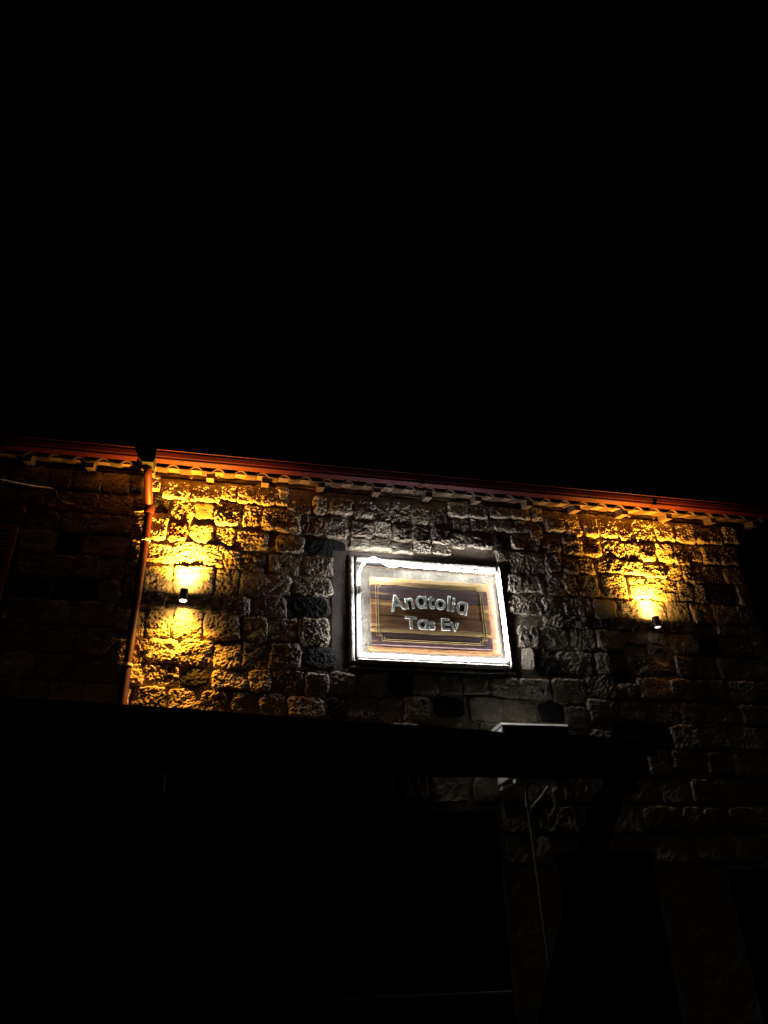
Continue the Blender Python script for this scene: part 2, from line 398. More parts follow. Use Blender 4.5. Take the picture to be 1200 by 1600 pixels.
# stones: x0 x1 z0 z1 kind (n limestone, d basalt, s sawn, r red, h hollowed)
STONES = """
-1.15 -1.03 6.11 6.33 n
-0.94 -0.84 6.13 6.33 n
-0.81 -0.52 6.06 6.27 n
-0.50 -0.17 6.05 6.28 n
-0.16 -0.01 6.08 6.30 n
0.00 0.20 6.06 6.30 n
0.21 0.42 6.07 6.33 n
0.43 0.58 6.08 6.32 n
0.60 0.85 5.99 6.30 n
0.87 1.04 6.01 6.25 n
1.05 1.34 6.03 6.24 n
-0.91 -0.71 5.88 6.12 d
-0.67 -0.45 5.79 6.15 n
-0.44 -0.24 5.82 6.04 s
-0.22 0.07 5.78 6.05 n
0.09 0.28 5.79 6.04 n
0.31 0.73 5.74 6.03 n
0.75 0.99 5.73 5.98 n
1.01 1.28 5.73 5.99 n
1.31 1.58 5.75 5.96 n
1.60 1.81 5.76 5.98 n
1.83 2.04 5.73 5.96 n
2.06 2.27 5.73 5.96 n
2.29 2.52 5.75 5.95 n
1.38 1.57 6.00 6.25 n
1.58 1.79 5.99 6.25 n
1.80 2.04 5.98 6.26 n
2.06 2.26 5.98 6.24 n
2.27 2.49 5.97 6.26 n
-1.08 -0.93 5.49 5.84 n
-0.91 -0.72 5.53 5.86 n
-0.70 -0.50 5.54 5.76 r
-0.46 -0.22 5.54 5.74 n
-0.19 0.02 5.53 5.74 n
0.04 0.39 5.49 5.71 n
0.48 0.79 5.48 5.71 n
0.81 1.26 5.49 5.70 d
1.31 1.53 5.60 5.73 n
1.55 1.77 5.60 5.74 n
1.78 2.03 5.60 5.71 n
2.06 2.26 5.61 5.71 n
2.28 2.50 5.61 5.73 n
-1.07 -0.89 5.25 5.46 n
-0.87 -0.63 5.27 5.49 n
-0.62 -0.30 5.25 5.52 n
-0.29 -0.10 5.25 5.53 n
-0.08 0.07 5.23 5.46 n
0.09 0.35 5.21 5.46 n
0.41 0.77 5.21 5.47 n
0.79 1.11 5.22 5.48 n
-1.06 -0.92 4.91 5.22 n
-0.89 -0.60 4.92 5.23 n
-0.57 -0.17 4.92 5.24 n
-0.15 0.09 4.94 5.22 n
0.11 0.66 4.96 5.20 n
0.68 1.10 4.98 5.20 n
-0.93 -0.63 4.73 4.89 n
-0.61 -0.25 4.77 4.90 n
-0.23 -0.07 4.73 4.91 n
-0.04 0.24 4.71 4.92 n
0.28 0.62 4.72 4.95 n
0.65 1.09 4.72 4.97 d
-0.90 -0.81 4.41 4.69 n
-0.79 -0.53 4.42 4.72 n
-0.52 -0.24 4.42 4.76 n
-0.21 0.14 4.42 4.72 n
0.17 0.42 4.43 4.69 n
0.44 0.73 4.45 4.70 n
0.76 1.08 4.42 4.70 n
-1.07 -0.93 4.16 4.40 n
-0.90 -0.75 4.16 4.39 n
-0.73 -0.43 4.17 4.40 n
-0.41 -0.11 4.14 4.40 n
-0.09 0.17 4.13 4.41 n
0.19 0.45 4.13 4.41 n
0.47 0.78 4.14 4.42 n
0.81 1.17 4.15 4.40 d
-0.90 -0.75 3.94 4.13 n
-0.74 -0.41 3.94 4.14 n
-0.39 -0.11 3.94 4.12 d
-0.08 0.25 3.91 4.11 n
0.27 0.48 3.91 4.12 n
0.51 0.83 3.88 4.12 n
0.84 1.06 3.89 4.12 n
1.10 1.36 3.91 4.13 n
-0.82 -0.52 3.68 3.91 n
-0.47 -0.18 3.69 3.91 n
-0.16 0.08 3.69 3.90 n
0.12 0.36 3.68 3.88 n
0.38 0.64 3.67 3.89 n
0.66 1.02 3.66 3.86 n
1.05 1.25 3.66 3.87 d
1.39 1.68 3.91 4.13 n
1.72 1.94 3.93 4.12 d
1.97 2.22 3.92 4.13 n
2.24 2.50 3.94 4.14 n
2.52 2.79 3.95 4.14 n
2.83 3.12 3.94 4.13 n
3.14 3.50 3.93 4.14 n
3.52 3.91 3.89 4.15 n
1.27 1.58 3.66 3.89 n
1.60 1.84 3.65 3.88 n
1.86 2.13 3.64 3.90 n
2.17 2.51 3.71 3.91 d
2.56 2.91 3.67 3.92 n
2.93 3.30 3.67 3.91 n
3.33 3.60 3.69 3.91 d
3.62 3.88 3.62 3.86 n
2.52 2.75 6.12 6.32 n
2.77 3.01 6.14 6.33 n
3.04 3.29 6.15 6.30 n
3.31 3.57 6.16 6.31 n
2.55 2.75 5.94 6.09 n
2.79 3.06 5.95 6.13 n
3.07 3.22 5.98 6.13 n
3.23 3.52 5.98 6.15 n
3.53 3.70 5.92 6.14 n
2.53 2.69 5.71 5.89 n
2.71 3.03 5.72 5.92 n
3.07 3.25 5.75 5.94 d
3.28 3.42 5.74 5.94 n
3.44 3.65 5.74 5.94 n
3.23 3.40 5.43 5.71 n
3.42 3.67 5.43 5.71 n
3.69 3.88 5.47 5.71 n
3.18 3.33 5.17 5.40 n
3.34 3.62 5.18 5.40 n
3.65 3.95 5.17 5.44 n
3.15 3.53 4.90 5.15 n
3.56 3.81 4.92 5.14 n
3.74 4.00 6.04 6.32 n
4.02 4.22 6.00 6.33 n
4.25 4.45 6.00 6.32 n
4.46 4.72 6.00 6.33 n
4.73 4.93 5.99 6.32 n
4.94 5.25 5.99 6.30 n
5.27 5.53 6.01 6.33 n
5.54 5.81 6.01 6.29 n
5.82 5.98 6.03 6.25 n
6.00 6.21 6.04 6.27 n
6.24 6.45 6.06 6.31 n
3.68 3.91 5.72 5.93 n
3.94 4.19 5.73 5.97 n
4.21 4.44 5.73 5.98 n
4.46 4.77 5.73 5.97 n
4.79 4.97 5.71 5.94 n
5.00 5.19 5.73 5.95 n
5.22 5.42 5.73 5.97 n
5.43 5.65 5.70 5.98 n
5.68 5.86 5.77 5.98 n
5.87 6.07 5.74 6.00 n
6.09 6.39 5.75 6.01 n
3.91 4.10 5.47 5.69 n
4.12 4.31 5.48 5.69 n
4.34 4.68 5.52 5.71 n
4.69 4.97 5.52 5.69 n
4.99 5.26 5.51 5.70 n
5.28 5.50 5.48 5.71 n
5.52 5.77 5.45 5.70 n
5.80 6.05 5.47 5.70 n
6.08 6.37 5.48 5.71 n
3.86 4.05 5.18 5.46 n
4.07 4.32 5.18 5.46 n
4.39 4.69 5.19 5.50 n
4.72 4.99 5.21 5.49 n
5.01 5.37 5.20 5.50 n
5.38 5.56 5.20 5.47 n
5.58 5.73 5.17 5.45 n
5.76 6.17 5.20 5.45 d
6.19 6.38 5.21 5.46 n
3.83 4.16 4.93 5.15 n
4.18 4.47 4.92 5.14 s
4.50 4.71 4.92 5.16 n
4.73 5.15 4.92 5.18 n
5.17 5.46 4.92 5.18 n
5.48 5.75 4.91 5.16 n
5.78 6.11 4.92 5.17 n
6.13 6.36 4.93 5.17 n
3.37 3.64 4.20 4.42 d
4.29 4.48 4.16 4.34 d
4.77 5.08 4.29 4.61 h
3.59 3.72 6.17 6.32 n
3.06 3.21 5.59 5.72 n
-3.19 -2.83 6.07 6.32 n
-2.81 -2.42 6.07 6.32 n
-2.40 -2.02 6.07 6.32 n
-1.99 -1.77 6.07 6.32 n
-1.75 -1.47 6.07 6.32 n
-1.45 -1.17 6.07 6.32 n
-1.08 -0.93 5.87 6.05 n
-3.19 -2.85 5.81 6.05 n
-2.83 -2.61 5.81 6.05 n
-2.59 -2.31 5.81 6.05 n
-2.28 -1.90 5.81 6.05 n
-1.88 -1.48 5.81 6.05 n
-1.46 -1.11 5.81 6.05 n
3.55 3.77 4.78 4.90 n
3.80 4.09 4.78 4.90 n
4.12 4.33 4.78 4.90 d
4.36 4.71 4.78 4.90 n
5.17 5.46 4.78 4.90 n
5.77 6.19 4.78 4.90 n
6.22 6.41 4.78 4.91 n
-3.19 -2.93 5.63 5.79 n
-2.90 -2.47 5.63 5.79 n
-2.45 -2.17 5.63 5.79 n
4.52 4.81 4.63 4.76 n
4.83 5.06 4.63 4.76 n
-2.14 -1.81 5.56 5.79 n
-1.78 -1.52 5.56 5.79 n
-1.50 -1.10 5.56 5.79 n
3.21 3.45 4.51 4.76 n
3.47 3.82 4.51 4.76 n
3.85 4.14 4.51 4.76 n
4.16 4.50 4.51 4.76 n
5.09 5.46 4.51 4.76 n
5.48 5.73 4.51 4.76 d
5.76 6.19 4.51 4.76 n
6.21 6.41 4.51 4.76 n
-2.12 -1.82 5.29 5.54 n
-1.80 -1.55 5.29 5.54 d
-1.53 -1.09 5.29 5.54 n
3.21 3.35 4.23 4.49 n
3.66 4.06 4.23 4.49 n
4.09 4.27 4.23 4.49 n
4.50 4.75 4.23 4.49 n
5.10 5.34 4.23 4.49 n
5.37 5.61 4.23 4.49 n
5.64 5.92 4.23 4.49 n
5.94 6.41 4.23 4.49 n
-2.12 -1.90 5.03 5.27 n
-1.88 -1.59 5.03 5.27 n
-1.56 -1.33 5.03 5.27 n
-1.31 -1.08 5.03 5.27 n
3.94 4.27 3.96 4.21 n
4.29 4.53 3.96 4.13 n
4.55 4.94 3.96 4.21 n
4.96 5.26 3.96 4.21 n
5.28 5.67 3.96 4.21 n
5.69 6.06 3.96 4.21 n
6.08 6.41 3.96 4.21 n
-2.12 -1.75 4.78 5.01 d
-1.72 -1.29 4.78 5.01 d
-1.27 -1.08 4.78 5.01 n
3.91 4.27 3.71 3.94 n
4.29 4.59 3.71 3.94 n
4.61 4.99 3.71 3.94 n
5.01 5.31 3.71 3.94 n
5.33 5.74 3.71 3.94 n
5.76 6.19 3.71 3.94 n
6.22 6.41 3.71 3.94 n
-2.12 -1.79 4.51 4.76 n
-1.76 -1.52 4.51 4.76 n
-1.50 -1.11 4.51 4.76 n
-1.08 -0.92 4.51 4.70 n
-2.12 -1.77 4.23 4.49 n
-1.75 -1.43 4.23 4.49 n
-1.41 -1.09 4.23 4.49 n
-3.19 -2.76 3.96 4.21 n
-2.73 -2.41 3.96 4.21 n
-2.39 -2.06 3.96 4.21 n
-2.04 -1.74 3.96 4.21 n
-1.71 -1.41 3.96 4.21 n
-1.39 -0.92 3.96 4.14 n
-3.19 -2.91 3.71 3.94 n
-2.89 -2.50 3.71 3.94 n
-2.48 -2.20 3.71 3.94 n
-2.17 -1.81 3.71 3.94 n
-1.79 -1.57 3.71 3.94 n
-1.55 -1.28 3.71 3.94 n
-1.25 -0.85 3.71 3.92 n
1.73 2.01 3.43 3.62 n
2.04 2.30 3.43 3.62 d
2.32 2.64 3.43 3.64 n
2.66 3.01 3.43 3.64 n
3.04 3.31 3.43 3.65 n
3.33 3.55 3.43 3.67 n
3.57 3.85 3.43 3.60 n
3.87 4.11 3.43 3.60 n
4.14 4.44 3.43 3.69 d
4.46 4.81 3.43 3.69 d
4.83 5.17 3.43 3.69 n
5.19 5.54 3.43 3.69 n
5.56 5.96 3.43 3.69 n
5.98 6.41 3.43 3.69 n
1.67 2.10 3.15 3.41 n
2.13 2.44 3.15 3.41 n
2.46 2.89 3.15 3.41 n
2.92 3.19 3.15 3.41 n
3.22 3.46 3.15 3.41 n
3.49 3.80 3.15 3.41 n
3.82 4.21 3.15 3.41 n
4.24 4.45 3.15 3.41 n
4.48 4.75 3.15 3.41 n
4.78 5.17 3.15 3.41 n
5.19 5.47 3.15 3.41 n
5.49 5.92 3.15 3.41 n
5.95 6.41 3.15 3.41 n
1.76 2.06 2.87 3.13 n
2.08 2.48 2.87 3.13 n
2.51 2.79 2.87 3.13 n
2.81 3.04 2.87 3.13 n
3.07 3.44 2.87 3.13 n
3.46 3.74 2.87 3.13 n
3.76 4.18 2.87 3.13 n
4.20 4.53 2.87 3.13 n
4.55 4.88 2.87 3.13 n
4.90 5.15 2.87 3.13 n
5.17 5.57 2.87 3.13 d
5.59 5.86 2.87 3.13 n
5.88 6.13 2.87 3.13 n
6.16 6.41 2.87 3.13 n
2.78 3.12 2.59 2.85 n
3.15 3.56 2.59 2.85 n
3.58 3.89 2.59 2.85 n
3.92 4.26 2.59 2.85 n
4.29 4.71 2.59 2.85 n
4.74 4.96 2.59 2.85 n
4.99 5.24 2.59 2.85 n
5.26 5.59 2.59 2.85 n
5.61 5.95 2.59 2.85 n
5.97 6.41 2.59 2.85 n
-3.19 -2.94 3.43 3.69 n
-2.91 -2.49 3.43 3.69 n
-2.47 -2.10 3.43 3.69 n
-2.07 -1.70 3.43 3.69 n
-1.67 -1.28 3.43 3.69 n
-1.26 -0.90 3.43 3.69 n
-0.87 -0.52 3.43 3.66 n
-0.50 -0.14 3.43 3.67 n
-0.12 0.11 3.43 3.67 n
0.13 0.44 3.43 3.65 n
0.47 0.73 3.43 3.64 n
0.75 1.11 3.43 3.64 d
1.13 1.45 3.43 3.64 n
1.48 1.70 3.43 3.62 n
2.78 3.01 2.31 2.57 n
3.03 3.26 2.31 2.57 n
4.36 4.79 2.31 2.57 n
4.82 5.21 2.31 2.57 n
5.24 5.59 2.31 2.57 n
5.61 5.88 2.31 2.57 n
5.91 6.14 2.31 2.57 n
6.17 6.41 2.31 2.57 n
-3.19 -2.89 3.15 3.41 n
-2.87 -2.52 3.15 3.41 n
-2.50 -2.07 3.15 3.41 n
-2.05 -1.70 3.15 3.41 n
-1.67 -1.26 3.15 3.41 d
-1.23 -0.99 3.15 3.41 n
-0.97 -0.62 3.15 3.41 n
-0.60 -0.24 3.15 3.41 n
-0.22 0.08 3.15 3.41 n
0.11 0.37 3.15 3.41 n
0.40 0.83 3.15 3.41 n
0.85 1.28 3.15 3.41 n
1.30 1.65 3.15 3.41 n
-3.19 -2.83 2.87 3.13 n
-2.81 -2.43 2.87 3.13 n
-2.40 -2.02 2.87 3.13 n
-2.00 -1.66 2.87 3.13 n
-1.64 -1.36 2.87 3.13 n
-1.33 -1.01 2.87 3.13 n
-0.99 -0.61 2.87 3.13 n
-0.59 -0.36 2.87 3.13 n
-0.34 -0.02 2.87 3.13 n
0.00 0.41 2.87 3.13 n
0.44 0.66 2.87 3.13 n
0.68 0.99 2.87 3.13 n
1.01 1.39 2.87 3.13 n
1.41 1.73 2.87 3.13 n
-3.19 -2.76 2.59 2.85 n
-2.73 -2.36 2.59 2.85 d
-2.34 -1.94 2.59 2.85 n
-1.91 -1.56 2.59 2.85 n
-1.53 -1.16 2.59 2.85 n
-1.13 -0.85 2.59 2.85 n
-0.83 -0.58 2.59 2.85 n
-0.56 -0.25 2.59 2.85 n
-0.23 0.13 2.59 2.85 d
0.15 0.39 2.59 2.85 n
0.41 0.59 2.59 2.85 d
-3.19 -2.92 2.31 2.57 n
-2.89 -2.56 2.31 2.57 n
-2.54 -2.27 2.31 2.57 n
-2.25 -1.87 2.31 2.57 n
-1.84 -1.47 2.31 2.57 n
-1.45 -1.21 2.31 2.57 n
-1.19 -0.95 2.31 2.57 n
-0.93 -0.58 2.31 2.57 n
-0.56 -0.15 2.31 2.57 n
-0.13 0.16 2.31 2.57 n
0.19 0.41 2.31 2.57 n
0.43 0.59 2.31 2.57 n
"""
def stone_grid(x0, x1, z0, z1, kind, seed, step=0.0072):
    r = np.random.RandomState(seed)
    gx = 0.007 if kind == 'd' else 0.013
    x0 -= gx; x1 += gx; z0 -= gx; z1 += gx
    w, h = x1 - x0, z1 - z0
    nu, nv = max(8, int(w / step) + 1), max(8, int(h / step) + 1)
    s, t = np.meshgrid(np.linspace(-1, 1, nu), np.linspace(-1, 1, nv))
    p = 3.2 if kind == 'd' else r.uniform(4.5, 9)
    m = np.maximum(np.abs(s), np.abs(t))
    k = np.where(m > 0, m / np.maximum(1e-6, (np.abs(s) ** p + np.abs(t) ** p) ** (1 / p)), 1)
    cx, cz = (x0 + x1) / 2, (z0 + z1) / 2
    X = cx + s * k * w / 2
    Z = cz + t * k * h / 2
    # uneven hand-cut outline: each corner pushed in or out a little
    jx = r.uniform(-0.018, 0.014, (2, 2)); jz = r.uniform(-0.018, 0.012, (2, 2))
    us, ut = (s + 1) / 2, (t + 1) / 2
    X = X - (1 - us) * ((1 - ut) * jx[0, 0] + ut * jx[0, 1]) + us * ((1 - ut) * jx[1, 0] + ut * jx[1, 1])
    Z = Z - (1 - ut) * ((1 - us) * jz[0, 0] + us * jz[1, 0]) + ut * ((1 - us) * jz[0, 1] + us * jz[1, 1])
    ox, oz = r.uniform(0, 200, 2)
    ed = m ** 3
    X = X + ed * 0.030 * fbm(X * 11 + ox, Z * 11 + oz, 3)
    Z = Z + ed * 0.030 * fbm(X * 11 + oz, Z * 11 + ox, 3)
    dep = r.uniform(0.018, 0.040)
    if z0 > 5.98:
        dep = r.uniform(0.045, 0.062)
    n = r.uniform(8, 16)
    prof = np.clip(1 - m ** n, 0, 1) ** 0.5
    tx, tz = r.uniform(-0.012, 0.012), r.uniform(-0.014, 0.014)
    if kind == 's':
        dep = 0.042; rough = 0.002; tx = tz = 0.002
    elif kind == 'd':
        dep *= 0.85; rough = 0.009
    else:
        rough = r.uniform(0.012, 0.023) * (1.25 if z0 > 5.7 else 0.55 if (x0 > 1.1 and z1 < 5.0) else 1.0)
    a = r.uniform(-0.7, 0.7)
    ca, sa = math.cos(a), math.sin(a)
    U, V = X * ca + Z * sa, -X * sa + Z * ca
    st = r.uniform(1.0, 1.9)
    rel = 0.75 * fbm(U * 9 + ox, V * 9 * st + oz, 3, 0.55) + 0.62 * ridged(U * 21 + oz, V * 21 * st + ox, 3)
    rel = rel + 0.55 * pnoise(U * 46 + ox, V * 46 * st + oz) + 0.38 * pnoise(U * 75 + oz, V * 75 + ox)
    # broken facets: terraced relief gives the sharp chipped steps of hammered stone
    q = 3.0
    rel = 0.55 * rel + 0.45 * (np.floor(rel * q) + np.clip((rel * q - np.floor(rel * q)) * 2.5, 0, 1)) / q
    H = prof * (dep + tx * s + tz * t + rough * rel)
    if kind == 'h':
        H = H - 0.075 * np.exp(-((s - 0.1) ** 2 / 0.14 + (t - 0.1) ** 2 / 0.16) ** 1.5)
    elif kind == 'n' and r.rand() < 0.22:
        for _ in range(r.randint(1, 3)):
            a0, b0 = r.uniform(-0.55, 0.55, 2)
            H = H - 0.032 * np.exp(-(((s - a0) * w) ** 2 + ((t - b0) * h) ** 2) / (2 * 0.026 ** 2))
    Y = 0.018 - 0.018 * np.clip(prof * 3, 0, 1) - H
    return np.stack([X.ravel(), Y.ravel(), Z.ravel()], 1), nu, nv

KM = {'n': 'stone', 'd': 'basalt', 's': 'smooth', 'r': 'red_stone', 'h': 'stone'}
rest_v, rest_f = [], []
n_st = 0
for idx, line in enumerate(STONES.strip().splitlines()):
    a = line.split()
    x0, x1, z0, z1 = map(float, a[:4])
    if x1 - x0 < 0.06 or z1 - z0 < 0.06:
        continue
    kd = a[4]
    seen = n_st < 298
    if seen:
        co, nu, nv = stone_grid(x0, x1, z0, z1, kd, 1000 + idx)
        o = grid_obj('stone', co, nu, nv, M[KM[kd]], wall)
        n_st += 1
    else:
        co, nu, nv = stone_grid(x0, x1, z0, z1, kd, 1000 + idx, 0.03)
        b = len(rest_v)
        rest_v += [tuple(p) for p in co]
        rest_f += [(b + j * nu + i, b + j * nu + i + 1, b + (j + 1) * nu + i + 1, b + (j + 1) * nu + i)
                   for j in range(nv - 1) for i in range(nu - 1)]
if rest_v:
    o = new_obj('small_stones', rest_v, rest_f, M['stone'], wall)
    tag(o, kind='stuff')

# plaster surround of the sign, standing proud of the mortar
FX0, FX1, FZ0, FZ1 = 1.285, 3.085, 4.235, 5.495
IX0, IX1, IZ0, IZ1 = 1.355, 3.045, 4.290, 5.415
def rim(name, x0, x1, z0, z1, dep=0.064):
    nu, nv = max(4, int((x1 - x0) / 0.009)), max(4, int((z1 - z0) / 0.009))
    s, t = np.meshgrid(np.linspace(0, 1, nu), np.linspace(0, 1, nv))
    X = x0 + s * (x1 - x0); Z = z0 + t * (z1 - z0)
    dx = np.minimum(X - x0, x1 - X); dz = np.minimum(Z - z0, z1 - Z)
    d = np.clip(np.minimum(dx, dz) / 0.016, 0, 1)
    X = X + 0.007 * fbm(X * 25, Z * 25, 2); Z = Z + 0.007 * fbm(X * 25 + 70, Z * 25, 2)
    Y = 0.012 - np.sqrt(d) * (dep + 0.007 * fbm(X * 30, Z * 30, 3) + 0.003 * pnoise(X * 90, Z * 90))
    return grid_obj(name, np.stack([X.ravel(), Y.ravel(), Z.ravel()], 1), nu, nv, M['plaster'], house)
rim('plaster_surround', FX0, IX0, FZ0, FZ1)
rim('plaster_surround', IX1, FX1, FZ0, FZ1, 0.082)
rim('plaster_surround', IX0 + 0.002, IX1 - 0.002, IZ1, FZ1)
rim('plaster_surround', IX0 + 0.002, IX1 - 0.002, FZ0, IZ0, 0.090)
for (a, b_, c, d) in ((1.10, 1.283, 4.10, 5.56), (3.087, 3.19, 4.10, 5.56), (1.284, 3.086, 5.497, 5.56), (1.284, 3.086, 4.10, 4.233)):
    MB().box(a, b_, -0.014, 0.02, c, d, 0.004).build('shaded_band', M['shade_render'], house)  # flat bands round the sign, their dark tone stands in for rim shade
# thin ledge line under the surround
MB().box(1.30, 3.12, -0.030, 0.02, 4.185, 4.212, 0.006).build('ledge', M['plaster'], house)

# ------------------------------------------------------------------ eaves: wall plate, rafters, tiles, gutter
EY, EZ = -0.275, 6.285                      # tile edge
PITCH = math.radians(20)
roofZ = lambda y: EZ + (y - EY) * math.tan(PITCH)
RX0, RX1 = -4.5, 6.78
MB().box(WX0, WX1 + 0.06, -0.035, 0.30, 6.345, 6.385, 0.004).build('wall_plate', M['board'], house)
roof = MB().prism([(EY + 0.03, EZ + 0.030), (3.4, roofZ(3.4) + 0.02), (3.4, roofZ(3.4) + 0.05), (EY + 0.03, EZ + 0.055)], 'x', RX0, RX1).build('roof', M['board'], house)
MB().prism([(3.4, roofZ(3.4) + 0.02), (7.2, EZ), (7.2, EZ + 0.03), (3.4, roofZ(3.4) + 0.05)], 'x', RX0, RX1).build('back_slope', M['tile'], roof)
for k in range(18):
    xr = -4.10 + 0.632 * k + random.uniform(-0.02, 0.02)
    if xr > 6.7: break
    hgt = random.uniform(0.085, 0.1)
    yb = random.uniform(-0.245, -0.215)
    MB().prism([(yb, roofZ(yb) - hgt + 0.035), (yb, roofZ(yb) + 0.012), (0.25, roofZ(0.25) + 0.012), (0.25, roofZ(0.25) - hgt)], 'x',
               xr - 0.04, xr + 0.04).build('rafter', M['rafter'], roof)
# first two courses of roll tiles, each tile a piece of its own
def tile_mesh():
    prof = []
    W = 0.243
    for k in range(19):
        u = k / 18
        x = u * W
        c = (u - 0.5) / 0.28
        z = 0.046 * math.cos(c * math.pi / 2) ** 0.8 if abs(c) < 1 else 0.0
        prof.append((x, z))
    L = 0.42
    v, f = [], []
    for yy, dz in ((0, 0), (L * 0.5, 0.004), (L, 0.0)):
        for th in (0, 0.014):
            for x, z in prof:
                v.append((x, yy, z + th + dz))
    n = len(prof)
    for r_ in range(2):
        b = r_ * 2 * n
        for k in range(n - 1):
            f.append((b + k, b + 2 * n + k, b + 2 * n + k + 1, b + k + 1))
            f.append((b + n + k, b + n + k + 1, b + 3 * n + k + 1, b + 3 * n + k))
    for k in range(n - 1):
        f.append((k, k + 1, n + k + 1, n + k))
    me = bpy.data.meshes.new('roof_tile')
    me.from_pydata(v, [], f)
    me.materials.append(M['tile'])
    me.polygons.foreach_set('use_smooth', [True] * len(f))
    me.update()
    return me
TM = tile_mesh()
ox = ORIGIN[roof.name]
for row in range(2):
    for k in range(46):
        o = bpy.data.objects.new('roof_tile', TM)
        C.objects.link(o)
        o.parent = roof
        y = EY + 0.36 * row * math.cos(PITCH) + random.uniform(-0.008, 0.008)
        o.location = (RX0 + 0.2447 * k - ox[0], y - ox[1], roofZ(y) + 0.004 + 0.018 * row - ox[2] + random.uniform(-0.004, 0.004) + 0.03 * (row > 0))
        o.rotation_euler = (PITCH, 0, random.uniform(-0.012, 0.012))
        o.scale = (1.0, 1, 1)
# gutter
GP = [(-0.405, 6.380), (-0.405, 6.262), (-0.412, 6.255), (-0.478, 6.258), (-0.486, 6.264), (-0.492, 6.284), (-0.500, 6.292),
      (-0.516, 6.330), (-0.520, 6.352), (-0.530, 6.352), (-0.532, 6.362), (-0.522, 6.366), (-0.512, 6.356),
      (-0.508, 6.334), (-0.492, 6.296), (-0.484, 6.286), (-0.478, 6.268), (-0.415, 6.266), (-0.413, 6.380)]
gut = MB().prism(GP, 'x', -4.5, 6.84).build('gutter', M['gutter'], house)
for xg in (-3.9, -2.4, 2.05, 5.0):
    MB().box(xg - 0.004, xg + 0.045, -0.494, -0.40, 6.247, 6.256).build('gutter_joint', M['gutter'], gut)
for k in range(9):
    xg = -4.0 + k * 1.26
    MB().box(xg - 0.012, xg + 0.012, -0.41, 0.1, 6.362, 6.368).build('gutter_bracket', M['black'], gut)
# outlet box and downpipe
dp = MB()
path = [(-0.945, -0.445, 6.20), (-0.945, -0.445, 6.13), (-0.940, -0.42, 6.09), (-0.925, -0.13, 5.93), (-0.918, -0.095, 5.895), (-0.915, -0.088, 5.85)]
path += [(-0.913 + 0.0035 * k, -0.088, 5.8 - 0.35 * k) for k in range(0, 17)]
pipe = dp.tube(path, 0.043, 16).build('downpipe', M['pipe'], house, smooth=True)
MB().prism([(-1.035, 6.375), (-1.05, 6.24), (-1.00, 6.17), (-0.89, 6.17), (-0.875, 6.24), (-0.875, 6.375)], 'y', -0.545, -0.385).build('outlet_box', M['black'], pipe)
for zc in (5.47, 4.10, 2.4, 1.0):
    xk = -0.913 + 0.01 * (5.8 - zc)
    MB().lathe(xk, -0.088, [(0.049, zc - 0.013), (0.054, zc - 0.011), (0.054, zc + 0.011), (0.049, zc + 0.013)], 18).box(xk - 0.012, xk + 0.012, -0.07, 0.01, zc - 0.01, zc + 0.01).build('pipe_clip', M['white_metal'], pipe)
MB().lathe(-0.914, -0.088, [(0.049, 5.80), (0.056, 5.81), (0.056, 5.90), (0.049, 5.91)], 18).build('pipe_socket', M['pipe'], pipe, smooth=True)

# ------------------------------------------------------------------ window with shutters, doors
win = MB().box(-2.78, -2.72, 0.10, 0.16, 4.58, 5.56).box(-2.22, -2.16, 0.10, 0.16, 4.58, 5.56).box(-2.72, -2.22, 0.10, 0.16, 4.58, 4.64).box(-2.72, -2.22, 0.10, 0.16, 5.50, 5.56).build('window', M['shutter'], house)
MB().box(-2.722, -2.218, 0.125, 0.135, 4.638, 5.502).build('pane', M['glass'], win)
MB().box(-2.84, -2.10, -0.09, 0.12, 4.53, 4.578, 0.006).build('sill', M['plaster'], win)
sh = MB()
for (a, b) in ((-2.775, -2.715), (-2.225, -2.165)):
    sh.box(a, b, -0.105, -0.070, 4.60, 5.55, 0.003)
sh.box(-2.714, -2.226, -0.105, -0.070, 4.60, 4.67, 0.003).box(-2.714, -2.226, -0.105, -0.070, 5.48, 5.55, 0.003)
sh = sh.build('shutter', M['shutter'], house)
for k in range(18):
    z = 4.695 + k * 0.0445
    MB().prism([(-0.103, z - 0.018), (-0.098, z - 0.020), (-0.073, z + 0.016), (-0.078, z + 0.020)], 'x', -2.714, -2.226).build('slat', M['shutter'], sh)

# ground floor: glazed timber front, a dark door, a small window
fr = MB().box(0.62, 0.70, 0.08, 0.16, 0, 2.80).box(2.66, 2.74, 0.08, 0.16, 0, 2.80).box(0.70, 2.66, 0.08, 0.16, 2.72, 2.80).box(0.70, 2.66, 0.08, 0.16, 2.15, 2.22)
for xm in (1.19, 1.68, 2.17):
    fr.box(xm - 0.035, xm + 0.035, 0.085, 0.155, 0, 2.149).box(xm - 0.035, xm + 0.035, 0.085, 0.155, 2.221, 2.719)
front = fr.build('glazed_front', M['dark_wood'], house)
for (a, b) in ((0.70, 1.155), (1.225, 1.645), (1.715, 2.135), (2.205, 2.66)):
    MB().box(a, b, 0.11, 0.122, 0.02, 2.15).build('pane', M['glass'], front)
    MB().box(a, b, 0.11, 0.122, 2.22, 2.72).build('pane', M['glass'], front)
MB().tube([(1.15, -0.06, 1.325), (2.68, -0.06, 1.315)], 0.014, 10).tube([(1.2, -0.06, 1.324), (1.2, 0.1, 1.324)], 0.01, 8).tube([(2.63, -0.06, 1.316), (2.63, 0.1, 1.316)], 0.01, 8).build('push_rail', M['hose'], front)
dr = MB().box(3.30, 3.38, 0.08, 0.16, 0, 2.42).box(4.24, 4.32, 0.08, 0.16, 0, 2.42).box(3.38, 4.24, 0.08, 0.16, 2.34, 2.42).build('door', M['dark_wood'], house)
